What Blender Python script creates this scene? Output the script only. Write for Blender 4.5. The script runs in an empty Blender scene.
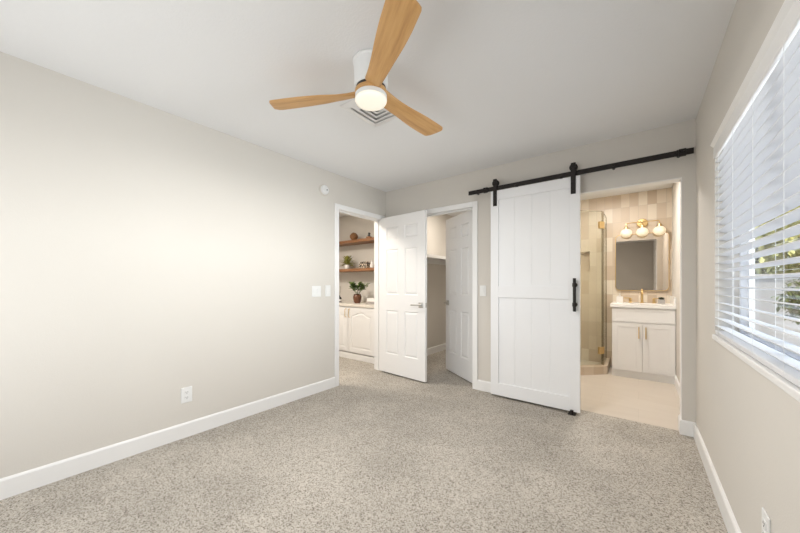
import bpy, bmesh, math, random
from math import sin, cos, pi, radians
from mathutils import Vector, Matrix

random.seed(7)
S = bpy.context.scene
COL = S.collection

# ------------------------------------------------------------------ camera
F_PX = 310.384
cam_d = bpy.data.cameras.new('camera')
cam_d.sensor_fit = 'HORIZONTAL'
cam_d.sensor_width = 36.0
cam_d.lens = F_PX / 800.0 * 36.0
cam_d.shift_y = 17.75 / 800.0
cam_d.clip_start = 0.05
cam = bpy.data.objects.new('camera', cam_d)
COL.objects.link(cam)
cam.location = (0, 0, 1.1715)
cam.rotation_euler = (radians(90), 0, 0.65498679)
S.camera = cam

# ------------------------------------------------------------------ world, sun, area lights, exposure
S.view_settings.view_transform = 'Standard'
S.view_settings.look = 'None'
S.view_settings.gamma = 1.0
S.view_settings.use_curve_mapping = False
S.view_settings.exposure = 0.10

W = bpy.data.worlds.new('sky')
S.world = W
W.use_nodes = True
wn = W.node_tree.nodes
wl = W.node_tree.links
wn.clear()
w_out = wn.new('ShaderNodeOutputWorld')
w_bg = wn.new('ShaderNodeBackground')
w_sky = wn.new('ShaderNodeTexSky')
w_sky.sky_type = 'NISHITA'
w_sky.sun_disc = False
w_sky.sun_elevation = radians(52)
w_sky.sun_rotation = radians(-134)
w_bg.inputs['Strength'].default_value = 0.30
wl.new(w_sky.outputs['Color'], w_bg.inputs['Color'])
wl.new(w_bg.outputs['Background'], w_out.inputs['Surface'])


def lamp(name, kind, loc, energy, color=(1, 1, 1), rot=(0, 0, 0), size=None, size_y=None):
    d = bpy.data.lights.new(name, kind)
    d.energy = energy
    d.color = color
    if kind == 'AREA':
        d.shape = 'RECTANGLE'
        d.size = size
        d.size_y = size_y or size
    elif kind == 'POINT' and size:
        d.shadow_soft_size = size
    elif kind == 'SUN':
        d.angle = radians(1.0)
    o = bpy.data.objects.new(name, d)
    COL.objects.link(o)
    o.location = loc
    o.rotation_euler = rot
    return o


sun = lamp('sun', 'SUN', (0, 0, 8), 4.0, (1.0, 0.95, 0.86))
sun.rotation_euler = Vector((-0.42, -0.40, 0.82)).to_track_quat('Z', 'Y').to_euler()
# added soft fill light behind the camera, where no window is built
lamp('fill_behind', 'AREA', (-1.62, -0.92, 1.35), 36, (0.93, 0.965, 1.0), (radians(97), 0, 0), 1.7, 1.7)
# daylight that falls in through the window with the blinds
lamp('daylight_window', 'AREA', (3.3, 1.9, 1.40), 300, (0.92, 0.965, 1.0), (0, radians(90), 0), 1.9, 2.2)
# unseen ceiling lights; those in closet and bathroom are added to brighten them
lamp('hall_lamp', 'AREA', (-3.5, 2.2, 2.42), 39, (1.0, 0.92, 0.82), (0, 0, 0), 0.35)
lamp('closet_fill', 'AREA', (-2.1, 4.3, 2.42), 12, (1.0, 0.91, 0.80), (0, 0, 0), 0.3)
lamp('bathroom_fill', 'AREA', (-0.35, 4.25, 2.42), 30, (1.0, 0.94, 0.87), (0, 0, 0), 0.4)

# ------------------------------------------------------------------ materials


def new_mat(name):
    m = bpy.data.materials.new(name)
    m.use_nodes = True
    nt = m.node_tree
    b = nt.nodes['Principled BSDF']
    return m, nt, b


def N(nt, t, **kw):
    n = nt.nodes.new(t)
    for k, v in kw.items():
        setattr(n, k, v)
    return n


def mixcol(nt, fac, a, b):
    m = N(nt, 'ShaderNodeMix', data_type='RGBA')
    if isinstance(fac, float):
        m.inputs[0].default_value = fac
    else:
        nt.links.new(fac, m.inputs[0])
    for i, c in ((6, a), (7, b)):
        if isinstance(c, tuple):
            m.inputs[i].default_value = (*c, 1)
        else:
            nt.links.new(c, m.inputs[i])
    return m.outputs[2]


def noise(nt, vec, scale, detail=2.0, rough=0.5):
    n = N(nt, 'ShaderNodeTexNoise')
    n.inputs['Scale'].default_value = scale
    n.inputs['Detail'].default_value = detail
    n.inputs['Roughness'].default_value = rough
    if vec is not None:
        nt.links.new(vec, n.inputs['Vector'])
    return n.outputs['Fac']


def bump(nt, b, height, strength=0.2, dist=0.002):
    n = N(nt, 'ShaderNodeBump')
    n.inputs['Strength'].default_value = strength
    n.inputs['Distance'].default_value = dist
    nt.links.new(height, n.inputs['Height'])
    nt.links.new(n.outputs['Normal'], b.inputs['Normal'])


def plain(name, c, rough=0.5, metal=0.0, var=0.03, scale=6.0, bmp=0.0, bscale=120.0, bdist=0.001):
    m, nt, b = new_mat(name)
    tc = N(nt, 'ShaderNodeTexCoord')
    f = noise(nt, tc.outputs['Object'], scale, 3.0)
    lo = tuple(max(0, x * (1 - var)) for x in c)
    hi = tuple(min(1, x * (1 + var)) for x in c)
    nt.links.new(mixcol(nt, f, lo, hi), b.inputs['Base Color'])
    b.inputs['Roughness'].default_value = rough
    b.inputs['Metallic'].default_value = metal
    if bmp:
        bump(nt, b, noise(nt, tc.outputs['Object'], bscale, 2.0), bmp, bdist)
    return m


def ramp(nt, fac, stops):
    r = N(nt, 'ShaderNodeValToRGB')
    el = r.color_ramp.elements
    while len(el) < len(stops):
        el.new(0.5)
    for e, (p, c) in zip(el, stops):
        e.position = p
        e.color = (*c, 1)
    nt.links.new(fac, r.inputs['Fac'])
    return r.outputs['Color']


def wood(name, stops, stretch=(1.2, 14, 14), scale=3.0, rough=0.45):
    m, nt, b = new_mat(name)
    tc = N(nt, 'ShaderNodeTexCoord')
    mp = N(nt, 'ShaderNodeMapping')
    mp.inputs['Scale'].default_value = stretch
    nt.links.new(tc.outputs['Object'], mp.inputs['Vector'])
    f = noise(nt, mp.outputs['Vector'], scale, 5.0, 0.6)
    nt.links.new(ramp(nt, f, stops), b.inputs['Base Color'])
    b.inputs['Roughness'].default_value = rough
    bump(nt, b, f, 0.1, 0.001)
    return m


def carpet_mat():
    m, nt, b = new_mat('carpet')
    tc = N(nt, 'ShaderNodeTexCoord')
    v = tc.outputs['Object']
    vo = N(nt, 'ShaderNodeTexVoronoi')
    vo.inputs['Scale'].default_value = 190.0
    nt.links.new(v, vo.inputs['Vector'])
    sp = N(nt, 'ShaderNodeSeparateColor')
    nt.links.new(vo.outputs['Color'], sp.inputs[0])
    f1 = sp.outputs[0]
    f2 = noise(nt, v, 1.4, 3.0, 0.6)
    c = ramp(nt, f1, [(0.0, (0.19, 0.165, 0.135)), (0.22, (0.37, 0.335, 0.29)), (0.5, (0.50, 0.46, 0.405)), (1.0, (0.62, 0.58, 0.52))])
    dark = mixcol(nt, 0.84, (0.0, 0.0, 0.0), c)
    r2 = N(nt, 'ShaderNodeMapRange')
    r2.inputs['From Min'].default_value = 0.40
    r2.inputs['From Max'].default_value = 0.60
    nt.links.new(f2, r2.inputs['Value'])
    nt.links.new(mixcol(nt, r2.outputs['Result'], dark, c), b.inputs['Base Color'])
    b.inputs['Roughness'].default_value = 0.95
    b.inputs['Specular IOR Level'].default_value = 0.1
    bump(nt, b, f1, 0.4, 0.006)
    return m


def tile_mat(name, tw, th, axis='x'):
    m, nt, b = new_mat(name)
    tc = N(nt, 'ShaderNodeTexCoord')
    sp = N(nt, 'ShaderNodeSeparateXYZ')
    nt.links.new(tc.outputs['Object'], sp.inputs[0])

    def mth(op, a, k):
        n = N(nt, 'ShaderNodeMath', operation=op)
        for i, q in enumerate((a, k)):
            if q is None:
                continue
            if isinstance(q, (int, float)):
                n.inputs[i].default_value = q
            else:
                nt.links.new(q, n.inputs[i])
        return n.outputs[0]
    u = mth('DIVIDE', sp.outputs['X' if axis == 'x' else 'Y'], tw)
    w = mth('DIVIDE', sp.outputs['Z'], th)
    cu, cw = mth('FLOOR', u, None), mth('FLOOR', w, None)
    cb = N(nt, 'ShaderNodeCombineXYZ')
    nt.links.new(cu, cb.inputs[0])
    nt.links.new(cw, cb.inputs[1])
    wn_ = N(nt, 'ShaderNodeTexWhiteNoise', noise_dimensions='3D')
    nt.links.new(cb.outputs[0], wn_.inputs['Vector'])
    base = ramp(nt, wn_.outputs['Value'], [(0.0, (0.57, 0.455, 0.335)), (0.35, (0.63, 0.52, 0.40)), (0.7, (0.69, 0.585, 0.465)), (1.0, (0.77, 0.69, 0.575))])
    fu, fw = mth('FRACT', u, None), mth('FRACT', w, None)
    gu = mth('LESS_THAN', mth('ABSOLUTE', mth('SUBTRACT', fu, 0.5), None), 0.5 - 0.0012 / tw)
    gw = mth('LESS_THAN', mth('ABSOLUTE', mth('SUBTRACT', fw, 0.5), None), 0.5 - 0.0012 / th)
    g = mth('MULTIPLY', gu, gw)
    nt.links.new(mixcol(nt, g, (0.52, 0.45, 0.37), base), b.inputs['Base Color'])
    b.inputs['Roughness'].default_value = 0.38
    h = mth('ADD', mth('MULTIPLY', g, 1.0), mth('MULTIPLY', noise(nt, tc.outputs['Object'], 18.0, 2.0), 0.6))
    bump(nt, b, h, 0.25, 0.002)
    return m


def floor_tile_mat():
    m, nt, b = new_mat('bathroom_floor_tile')
    tc = N(nt, 'ShaderNodeTexCoord')
    br = N(nt, 'ShaderNodeTexBrick', offset=0.5)
    br.inputs['Scale'].default_value = 1.0
    br.inputs['Brick Width'].default_value = 0.61
    br.inputs['Row Height'].default_value = 0.305
    br.inputs['Mortar Size'].default_value = 0.0016
    br.inputs['Color1'].default_value = (0.58, 0.51, 0.43, 1)
    br.inputs['Color2'].default_value = (0.55, 0.48, 0.40, 1)
    br.inputs['Mortar'].default_value = (0.44, 0.38, 0.31, 1)
    nt.links.new(tc.outputs['Object'], br.inputs['Vector'])
    mp = N(nt, 'ShaderNodeMapping')
    mp.inputs['Scale'].default_value = (1.0, 5.0, 1.0)
    nt.links.new(tc.outputs['Object'], mp.inputs['Vector'])
    f = noise(nt, mp.outputs['Vector'], 2.5, 5.0, 0.6)
    nt.links.new(mixcol(nt, f, br.outputs['Color'], (0.64, 0.575, 0.50)), b.inputs['Base Color'])
    b.inputs['Roughness'].default_value = 0.35
    return m


def glass_mat(name, tint=(1, 1, 1), refl=0.08):
    m, nt, b = new_mat(name)
    nt.nodes.remove(b)
    out = nt.nodes['Material Output']
    t = N(nt, 'ShaderNodeBsdfTransparent')
    t.inputs['Color'].default_value = (*tint, 1)
    g = N(nt, 'ShaderNodeBsdfGlossy')
    g.inputs['Roughness'].default_value = 0.02
    lw = N(nt, 'ShaderNodeLayerWeight')
    lw.inputs['Blend'].default_value = 0.5
    pw = N(nt, 'ShaderNodeMath', operation='POWER')
    pw.inputs[1].default_value = 5.0
    nt.links.new(lw.outputs['Facing'], pw.inputs[0])
    ma = N(nt, 'ShaderNodeMath', operation='MULTIPLY_ADD')
    ma.inputs[1].default_value = 0.45
    ma.inputs[2].default_value = 0.03
    nt.links.new(pw.outputs[0], ma.inputs[0])
    mx = N(nt, 'ShaderNodeMixShader')
    nt.links.new(ma.outputs[0], mx.inputs[0])
    nt.links.new(t.outputs[0], mx.inputs[1])
    nt.links.new(g.outputs[0], mx.inputs[2])
    nt.links.new(mx.outputs[0], out.inputs['Surface'])
    return m


def glow(name, c, strength, base=(0.9, 0.88, 0.84)):
    m, nt, b = new_mat(name)
    tc = N(nt, 'ShaderNodeTexCoord')
    f = noise(nt, tc.outputs['Object'], 9.0, 2.0)
    nt.links.new(mixcol(nt, f, tuple(x * 0.94 for x in base), base), b.inputs['Base Color'])
    b.inputs['Roughness'].default_value = 0.3
    b.inputs['Emission Color'].default_value = (*c, 1)
    b.inputs['Emission Strength'].default_value = strength
    return m


M = {}
M['wall'] = plain('wall_paint', (0.665, 0.632, 0.582), 0.85, 0, 0.015, 2.0, 0.35, 150.0, 0.0015)
M['ceiling'] = plain('ceiling_paint', (0.81, 0.812, 0.815), 0.9, 0, 0.012, 2.0, 0.5, 90.0, 0.002)
M['white'] = plain('white_trim_paint', (0.84, 0.835, 0.825), 0.38, 0, 0.01)
M['door'] = plain('white_door_paint', (0.83, 0.825, 0.82), 0.42, 0, 0.012, 4.0, 0.08, 60.0, 0.001)
M['barn'] = plain('barn_door_paint', (0.85, 0.855, 0.865), 0.45, 0, 0.012, 4.0)
M['carpet'] = carpet_mat()
M['tile'] = tile_mat('zellige_wall_tile', 0.098, 0.205)
M['tile_side'] = tile_mat('zellige_side_tile', 0.098, 0.205, 'y')
M['floor_tile'] = floor_tile_mat()
M['black'] = plain('black_iron', (0.030, 0.026, 0.024), 0.5, 0.6, 0.2, 30.0)
M['nickel'] = plain('satin_nickel', (0.55, 0.54, 0.52), 0.3, 1.0, 0.05)
M['brass'] = plain('brushed_brass', (0.72, 0.52, 0.25), 0.3, 1.0, 0.06, 20.0)
M['plastic'] = plain('white_plastic', (0.79, 0.79, 0.78), 0.4, 0, 0.01)
M['beige_plastic'] = plain('cream_plastic', (0.66, 0.62, 0.56), 0.5, 0, 0.01)
M['dark'] = plain('dark_slot', (0.05, 0.05, 0.05), 0.6, 0, 0.1)
M['fan_white'] = plain('fan_white_enamel', (0.86, 0.87, 0.87), 0.35, 0, 0.01)
M['fan_wood'] = wood('fan_blade_oak', [(0.25, (0.44, 0.225, 0.075)), (0.5, (0.60, 0.34, 0.13)), (0.75, (0.70, 0.43, 0.19))], (1.2, 16, 16), 2.2)
M['shelf_wood'] = wood('shelf_walnut', [(0.25, (0.19, 0.080, 0.030)), (0.5, (0.28, 0.125, 0.050)), (0.8, (0.36, 0.18, 0.08))], (1.0, 12, 12), 2.5)
M['fan_glow'] = glow('fan_diffuser', (1.0, 0.86, 0.60), 0.35)
M['globe'] = glow('frosted_globe', (1.0, 0.76, 0.42), 0.38, (0.74, 0.70, 0.62))
M['vent_gap'] = plain('vent_gap_grey', (0.68, 0.67, 0.66), 0.7, 0, 0.05)
M['vent'] = plain('vent_white', (0.80, 0.79, 0.78), 0.5, 0, 0.01)
M['vinyl'] = plain('window_vinyl', (0.80, 0.81, 0.83), 0.4, 0, 0.01)
M['slat'] = plain('blind_slat', (0.72, 0.725, 0.74), 0.45, 0, 0.01, 20.0)
M['pane'] = glass_mat('window_glass', (0.97, 0.98, 0.98))
M['shower_glass'] = glass_mat('shower_glass', (0.95, 0.96, 0.93))
M['glass_edge'] = plain('glass_edge', (0.20, 0.16, 0.10), 0.2, 0.2, 0.1)
M['mirror'] = plain('mirror_silver', (0.60, 0.54, 0.475), 0.02, 1.0, 0.0)
M['counter'] = plain('white_quartz', (0.88, 0.87, 0.85), 0.2, 0, 0.02)
M['hall_counter'] = plain('cream_counter', (0.74, 0.69, 0.62), 0.35, 0, 0.03)
M['cabinet'] = plain('cabinet_white', (0.83, 0.82, 0.81), 0.4, 0, 0.012)
M['leaf_a'] = plain('leaf_yellow_green', (0.30, 0.30, 0.06), 0.5, 0, 0.5, 40)
M['leaf_b'] = plain('leaf_deep_green', (0.11, 0.18, 0.045), 0.45, 0, 0.45, 30)
M['leaf_gold'] = plain('leaf_gold', (0.95, 0.77, 0.27), 0.6, 0, 0.55, 5)
M['leaf_olive'] = plain('leaf_olive', (0.13, 0.16, 0.045), 0.6, 0, 0.5, 6)
M['bark'] = plain('bark', (0.14, 0.09, 0.05), 0.9, 0, 0.3, 20, 0.5, 30, 0.01)
M['woven'] = plain('woven_rattan', (0.24, 0.115, 0.045), 0.7, 0, 0.6, 60, 0.8, 70, 0.006)
M['vase_brown'] = plain('brown_ceramic', (0.15, 0.06, 0.028), 0.35, 0, 0.35, 25)
M['ceramic'] = plain('white_ceramic', (0.82, 0.79, 0.75), 0.3, 0, 0.02)
M['grey_pot'] = plain('grey_concrete', (0.42, 0.40, 0.38), 0.7, 0, 0.1, 30)
M['succulent'] = plain('succulent_dark', (0.045, 0.06, 0.035), 0.5, 0, 0.4, 40)
M['book_white'] = plain('book_white_cover', (0.82, 0.80, 0.77), 0.5, 0, 0.02)
M['book_grey'] = plain('book_grey_cover', (0.36, 0.33, 0.31), 0.55, 0, 0.08)
M['paper'] = plain('paper_pages', (0.74, 0.70, 0.62), 0.8, 0, 0.06, 80)
M['bottle'] = plain('dark_bottle_glass', (0.025, 0.02, 0.02), 0.15, 0, 0.1)
M['reed'] = plain('reed_sticks', (0.25, 0.20, 0.16), 0.8, 0, 0.1)
M['stucco'] = plain('garden_wall_stucco', (0.52, 0.49, 0.45), 0.9, 0, 0.08, 3, 0.4, 40, 0.006)
M['gravel'] = plain('gravel', (0.45, 0.40, 0.35), 0.95, 0, 0.35, 25, 0.8, 40, 0.02)


def pattern_mat():
    m, nt, b = new_mat('black_white_pattern')
    tc = N(nt, 'ShaderNodeTexCoord')
    vo = N(nt, 'ShaderNodeTexVoronoi', feature='DISTANCE_TO_EDGE')
    vo.inputs['Scale'].default_value = 26.0
    nt.links.new(tc.outputs['Object'], vo.inputs['Vector'])
    nt.links.new(ramp(nt, vo.outputs['Distance'], [(0.0, (0.04, 0.03, 0.025)), (0.10, (0.04, 0.03, 0.025)), (0.14, (0.66, 0.56, 0.44)), (1.0, (0.70, 0.60, 0.48))]), b.inputs['Base Color'])
    b.inputs['Roughness'].default_value = 0.5
    return m


M['pattern'] = pattern_mat()

# ------------------------------------------------------------------ mesh helpers


def BM():
    return bmesh.new()


def obj(name, bm, m, parent=None, label=None, smooth=None, loc=None):
    """links one bmesh as one mesh object"""
    bmesh.ops.recalc_face_normals(bm, faces=bm.faces)
    if smooth is not None:
        for f in bm.faces:
            f.smooth = True
        for e in bm.edges:
            if len(e.link_faces) == 2 and e.calc_face_angle(0) > radians(smooth):
                e.smooth = False
    me = bpy.data.meshes.new(name)
    bm.to_mesh(me)
    bm.free()
    o = bpy.data.objects.new(name, me)
    COL.objects.link(o)
    for x in (m if isinstance(m, (list, tuple)) else [m]):
        me.materials.append(x)
    if parent is not None:
        o.parent = parent
    if loc is not None:
        o.location = loc
    if label:
        o['label'] = label
    return o


def struct(name, bm, m, parent=None, smooth=None):
    o = obj(name, bm, m, parent, None, smooth)
    if parent is None:
        o['kind'] = 'structure'
    return o


def tag(o, label, cat, group=None):
    o['label'] = label
    o['category'] = cat
    if group:
        o['group'] = group
    return o


def thing(name, label, cat, loc=(0, 0, 0), rz=0.0, group=None):
    o = bpy.data.objects.new(name, None)
    o.empty_display_size = 0.1
    COL.objects.link(o)
    o.location = loc
    o.rotation_euler = (0, 0, rz)
    return tag(o, label, cat, group)


def box(bm, x0, x1, y0, y1, z0, z1, bev=0.0, mi=0):
    r = bmesh.ops.create_cube(bm, size=1.0)
    vs = r['verts']
    for v in vs:
        v.co = Vector(((x0 + x1) / 2 + v.co.x * (x1 - x0), (y0 + y1) / 2 + v.co.y * (y1 - y0), (z0 + z1) / 2 + v.co.z * (z1 - z0)))
    fs = set(f for v in vs for f in v.link_faces)
    for f in fs:
        f.material_index = mi
    if bev:
        es = list(set(e for v in vs for e in v.link_edges))
        bmesh.ops.bevel(bm, geom=es, offset=bev, segments=2, profile=0.5, affect='EDGES')
    return vs


def frustum(bm, x0, x1, z0, z1, yb, yt, ins):
    """raised field: base rectangle at y=yb, smaller top at y=yt"""
    b = [bm.verts.new((x, yb, z)) for x, z in ((x0, z0), (x1, z0), (x1, z1), (x0, z1))]
    t = [bm.verts.new((x, yt, z)) for x, z in ((x0 + ins, z0 + ins), (x1 - ins, z0 + ins), (x1 - ins, z1 - ins), (x0 + ins, z1 - ins))]
    for i in range(4):
        j = (i + 1) % 4
        bm.faces.new((b[i], b[j], t[j], t[i]))
    bm.faces.new(t)
    bm.faces.new(b[::-1])


def cyl(bm, p0, p1, r0, r1=None, seg=20, caps=True):
    p0, p1 = Vector(p0), Vector(p1)
    r1 = r0 if r1 is None else r1
    d = (p1 - p0)
    q = d.to_track_quat('Z', 'Y').to_matrix()
    a, b = [], []
    for i in range(seg):
        t = 2 * pi * i / seg
        v = q @ Vector((cos(t), sin(t), 0))
        a.append(bm.verts.new(p0 + v * r0))
        b.append(bm.verts.new(p1 + v * r1))
    for i in range(seg):
        j = (i + 1) % seg
        bm.faces.new((a[i], a[j], b[j], b[i]))
    if caps:
        bm.faces.new(a[::-1])
        bm.faces.new(b)


def lathe(bm, prof, seg=32, c=(0, 0, 0), M4=None):
    """prof: list of (r, z) around local z"""
    rings = []
    for r, z in prof:
        if r < 1e-5:
            v = Vector((0, 0, z))
            v = (M4 @ v) if M4 else v
            rings.append([bm.verts.new(v + Vector(c))])
        else:
            rr = []
            for i in range(seg):
                t = 2 * pi * i / seg
                v = Vector((r * cos(t), r * sin(t), z))
                v = (M4 @ v) if M4 else v
                rr.append(bm.verts.new(v + Vector(c)))
            rings.append(rr)
    for a, b in zip(rings, rings[1:]):
        for i in range(seg):
            j = (i + 1) % seg
            if len(a) == 1 and len(b) == 1:
                break
            if len(a) == 1:
                bm.faces.new((a[0], b[j], b[i]))
            elif len(b) == 1:
                bm.faces.new((a[i], a[j], b[0]))
            else:
                bm.faces.new((a[i], a[j], b[j], b[i]))
    for k in (0, -1):
        if len(rings[k]) > 1:
            bm.faces.new(rings[k])


def tube(bm, pts, r, seg=12):
    pts = [Vector(p) for p in pts]
    rings = []
    for i, p in enumerate(pts):
        d = (pts[min(i + 1, len(pts) - 1)] - pts[max(i - 1, 0)]).normalized()
        q = d.to_track_quat('Z', 'Y').to_matrix()
        rr = r[i] if isinstance(r, (list, tuple)) else r
        rings.append([bm.verts.new(p + q @ Vector((cos(2 * pi * k / seg) * rr, sin(2 * pi * k / seg) * rr, 0))) for k in range(seg)])
    for a, b in zip(rings, rings[1:]):
        best = min(range(seg), key=lambda s: sum((a[k].co - b[(k + s) % seg].co).length for k in range(0, seg, 3)))
        for k in range(seg):
            j = (k + 1) % seg
            bm.faces.new((a[k], a[j], b[(j + best) % seg], b[(k + best) % seg]))
    bm.faces.new(rings[0][::-1])
    bm.faces.new(rings[-1])


def prism(bm, poly, axis, a, b):
    """poly of 2-D points extruded along axis from a to b"""
    def P(u, v, w):
        return {'x': (w, u, v), 'y': (u, w, v), 'z': (u, v, w)}[axis]
    A = [bm.verts.new(P(u, v, a)) for u, v in poly]
    B = [bm.verts.new(P(u, v, b)) for u, v in poly]
    n = len(poly)
    bm.faces.new(A[::-1])
    bm.faces.new(B)
    for i in range(n):
        j = (i + 1) % n
        bm.faces.new((A[i], A[j], B[j], B[i]))


def rrect(x0, x1, z0, z1, r, n=6):
    pts = []
    for cx, cz, a0 in ((x1 - r, z1 - r, 0), (x0 + r, z1 - r, 90), (x0 + r, z0 + r, 180), (x1 - r, z0 + r, 270)):
        for i in range(n + 1):
            a = radians(a0 + 90 * i / n)
            pts.append((cx + r * cos(a), cz + r * sin(a)))
    return pts


def ring_prism(bm, outer, inner, axis, a, b):
    """frame between two outlines with equal point counts"""
    def P(u, v, w):
        return {'x': (w, u, v), 'y': (u, w, v), 'z': (u, v, w)}[axis]
    L = [[bm.verts.new(P(u, v, w)) for u, v in pl] for pl in (outer, inner) for w in (a, b)]
    oa, ob, ia, ib = L
    n = len(outer)
    for i in range(n):
        j = (i + 1) % n
        bm.faces.new((oa[i], oa[j], ob[j], ob[i]))
        bm.faces.new((ia[i], ib[i], ib[j], ia[j]))
        bm.faces.new((oa[i], ia[i], ia[j], oa[j]))
        bm.faces.new((ob[i], ob[j], ib[j], ib[i]))


def copy_thing(root, **kw):
    r = root.copy()
    COL.objects.link(r)
    for ch in list(root.children):
        c = ch.copy()
        COL.objects.link(c)
        c.parent = r
        for g in list(ch.children):
            d = g.copy()
            COL.objects.link(d)
            d.parent = c
    for k, v in kw.items():
        r[k] = v
    return r


# ------------------------------------------------------------------ the setting
XL, XR, YB, YN, H, T = -2.757, 0.3485, 3.268, -0.95, 2.44, 0.12
# openings
LD0, LD1, HEAD = 2.416, 3.180, 2.040          # hallway doorway in the left wall
CD0, CD1 = -2.190, -1.475                      # closet doorway in the back wall
BD0, BD1, BHEAD = -0.470, 0.270, 2.010         # bathroom opening in the back wall
WY0, WY1, WZ0, WZ1 = 0.690, 2.520, 0.880, 1.985  # window in the right wall
JB = 0.014
BX0, BY1 = -1.35, 5.40                         # bathroom left wall and back wall
CX1, CY1 = -1.47, 5.20                         # closet right wall and back wall
HX0, HY0, HY1 = -4.60, 1.00, 3.96              # hallway

bm = BM()
box(bm, HX0 - T, XR + T, YN - T, YB + 0.06, -0.10, 0.0)
box(bm, HX0 - T, CX1 + 0.06, YB + 0.06, CY1 + T, -0.10, 0.0)
struct('floor', bm, M['carpet'])
bm = BM()
box(bm, CX1 + 0.06, XR + T, YB + 0.06, BY1 + T, -0.10, 0.0)
struct('floor_bathroom', bm, M['floor_tile'])
bm = BM()
box(bm, HX0 - T, XR + 0.155, YN - T, BY1 + T, H, H + 0.12)
struct('ceiling', bm, M['ceiling'])

# left wall, carried on past the corner as the wall between hallway and closet
bm = BM()
box(bm, XL - T, XL, YN - T, LD0 - JB, 0, H)
box(bm, XL - T, XL, LD1 + JB, CY1 + T, 0, H)
box(bm, XL - T, XL, LD0 - JB, LD1 + JB, HEAD + JB, H)
struct('wall_left', bm, M['wall'])
# back wall
bm = BM()
y0, y1 = YB, YB + T
box(bm, XL, CD0 - JB, y0, y1, 0, H)
box(bm, CD0 - JB, CD1 + JB, y0, y1, HEAD + JB, H)
box(bm, CD1 + JB, BD0, y0, y1, 0, H)
box(bm, BD0, BD1, y0, y1, BHEAD, H)
box(bm, BD1, XR, y0, y1, 0, H)
struct('wall_back', bm, M['wall'])
# right wall, one outer wall of bedroom and bathroom
bm = BM()
TX = 0.155
box(bm, XR, XR + TX, YN - T, WY0, 0, H)
box(bm, XR, XR + TX, WY1, BY1 + T, 0, H)
box(bm, XR, XR + TX, WY0, WY1, 0, WZ0)
box(bm, XR, XR + TX, WY0, WY1, WZ1, H)
struct('wall_right', bm, M['wall'])
# wall behind the camera
bm = BM()
box(bm, XL, XR, YN - T, YN, 0, H)
struct('wall_front', bm, M['wall'])
# bathroom, closet and hallway walls
bm = BM()
# tiled wall with the recessed shower niche
QX0, QX1, QZ0, QZ1 = -0.885, -0.575, 1.355, 1.66
box(bm, BX0, QX0, BY1, BY1 + T, 0, H)
box(bm, QX1, XR, BY1, BY1 + T, 0, H)
box(bm, QX0, QX1, BY1, BY1 + T, 0, QZ0)
box(bm, QX0, QX1, BY1, BY1 + T, QZ1, H)
box(bm, QX0, QX1, BY1 + 0.095, BY1 + T, QZ0, QZ1)
struct('wall_bathroom_back', bm, M['tile'])
bm = BM()
box(bm, CX1, BX0, YB + T, BY1 + T, 0, H)
struct('wall_bathroom_left', bm, M['wall'])
bm = BM()
box(bm, XL, CX1, CY1, CY1 + T, 0, H)
struct('wall_closet_back', bm, M['wall'])
bm = BM()
box(bm, HX0 - T, XL - T, HY1, HY1 + T, 0, H)
struct('wall_hallway_back', bm, M['wall'])
bm = BM()
box(bm, HX0 - T, HX0, HY0, HY1, 0, H)
box(bm, HX0 - T, XL - T, HY0 - T, HY0, 0, H)
struct('wall_hallway_left', bm, M['wall'])


def base_profile(h=0.112, t=0.014):
    return [(0, 0), (t, 0), (t, h - 0.012), (t - 0.004, h - 0.004), (t - 0.008, h), (0, h)]


def baseboard(name, runs):
    """runs: (axis, wall coordinate, sign into the room, from, to)"""
    bm = BM()
    for ax, w, s, a, b in runs:
        poly = [(w + s * u, v) for u, v in base_profile()]
        prism(bm, poly, ax, a, b)
    return struct(name, bm, M['white'])


bb = 0.014
baseboard('baseboard_left', [('y', XL, 1, YN, LD0 - 0.058)])
baseboard('baseboard_back', [('x', YB, -1, CD1 + 0.058, BD0), ('x', YB, -1, BD1, XR), ('x', YB, -1, XL, CD0 - 0.058)])
bm = BM()
prism(bm, [(BD1 - u, v) for u, v in base_profile()], 'y', YB - bb, YB + T)
struct('baseboard_jamb', bm, M['white'])
baseboard('baseboard_right', [('y', XR, -1, YN, YB - bb)])
baseboard('baseboard_bathroom', [('y', XR, -1, YB + T, 4.84), ('x', YB + T, 1, BD1, XR - bb)])
baseboard('baseboard_closet', [('y', XL, 1, YB + T, CY1), ('x', CY1, -1, XL + bb, CX1), ('y', CX1, -1, YB + T, CY1 - bb)])


# door casings and jambs
def casing(name, P, a0, a1, head, wall, sgn, thick):
    """P(a, w, z) maps along-wall a and across-wall w; wall face at w=wall, room side is sgn"""
    bm = BM()

    def bx(aa, ab, w0, w1, za, zb, bev=0.0):
        p, q = P(aa, w0, za), P(ab, w1, zb)
        box(bm, *[k for i in range(3) for k in sorted((p[i], q[i]))], bev)
    cw, ct = 0.058, 0.016
    for face, s in ((wall, sgn), (wall - sgn * thick, -sgn)):
        bx(a0 - cw, a0, face, face + s * ct, 0, head + cw, 0.003)
        bx(a1, a1 + cw, face, face + s * ct, 0, head + cw, 0.003)
        bx(a0, a1, face, face + s * ct, head, head + cw, 0.003)
    w1 = wall - sgn * thick
    bx(a0 - JB, a0, wall, w1, 0, head + JB)
    bx(a1, a1 + JB, wall, w1, 0, head + JB)
    bx(a0, a1, wall, w1, head, head + JB)
    # stop
    m0, m1 = wall - sgn * thick * 0.42, wall - sgn * thick * 0.62
    bx(a0, a0 + 0.010, m0, m1, 0, head)
    bx(a1 - 0.010, a1, m0, m1, 0, head)
    bx(a0, a1, m0, m1, head - 0.010, head)
    return struct(name, bm, M['white'])


casing('trim_1', lambda a, w, z: (w, a, z), LD0, LD1, HEAD, XL, 1, T)
casing('trim_2', lambda a, w, z: (a, w, z), CD0, CD1, HEAD, YB, -1, T)
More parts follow.
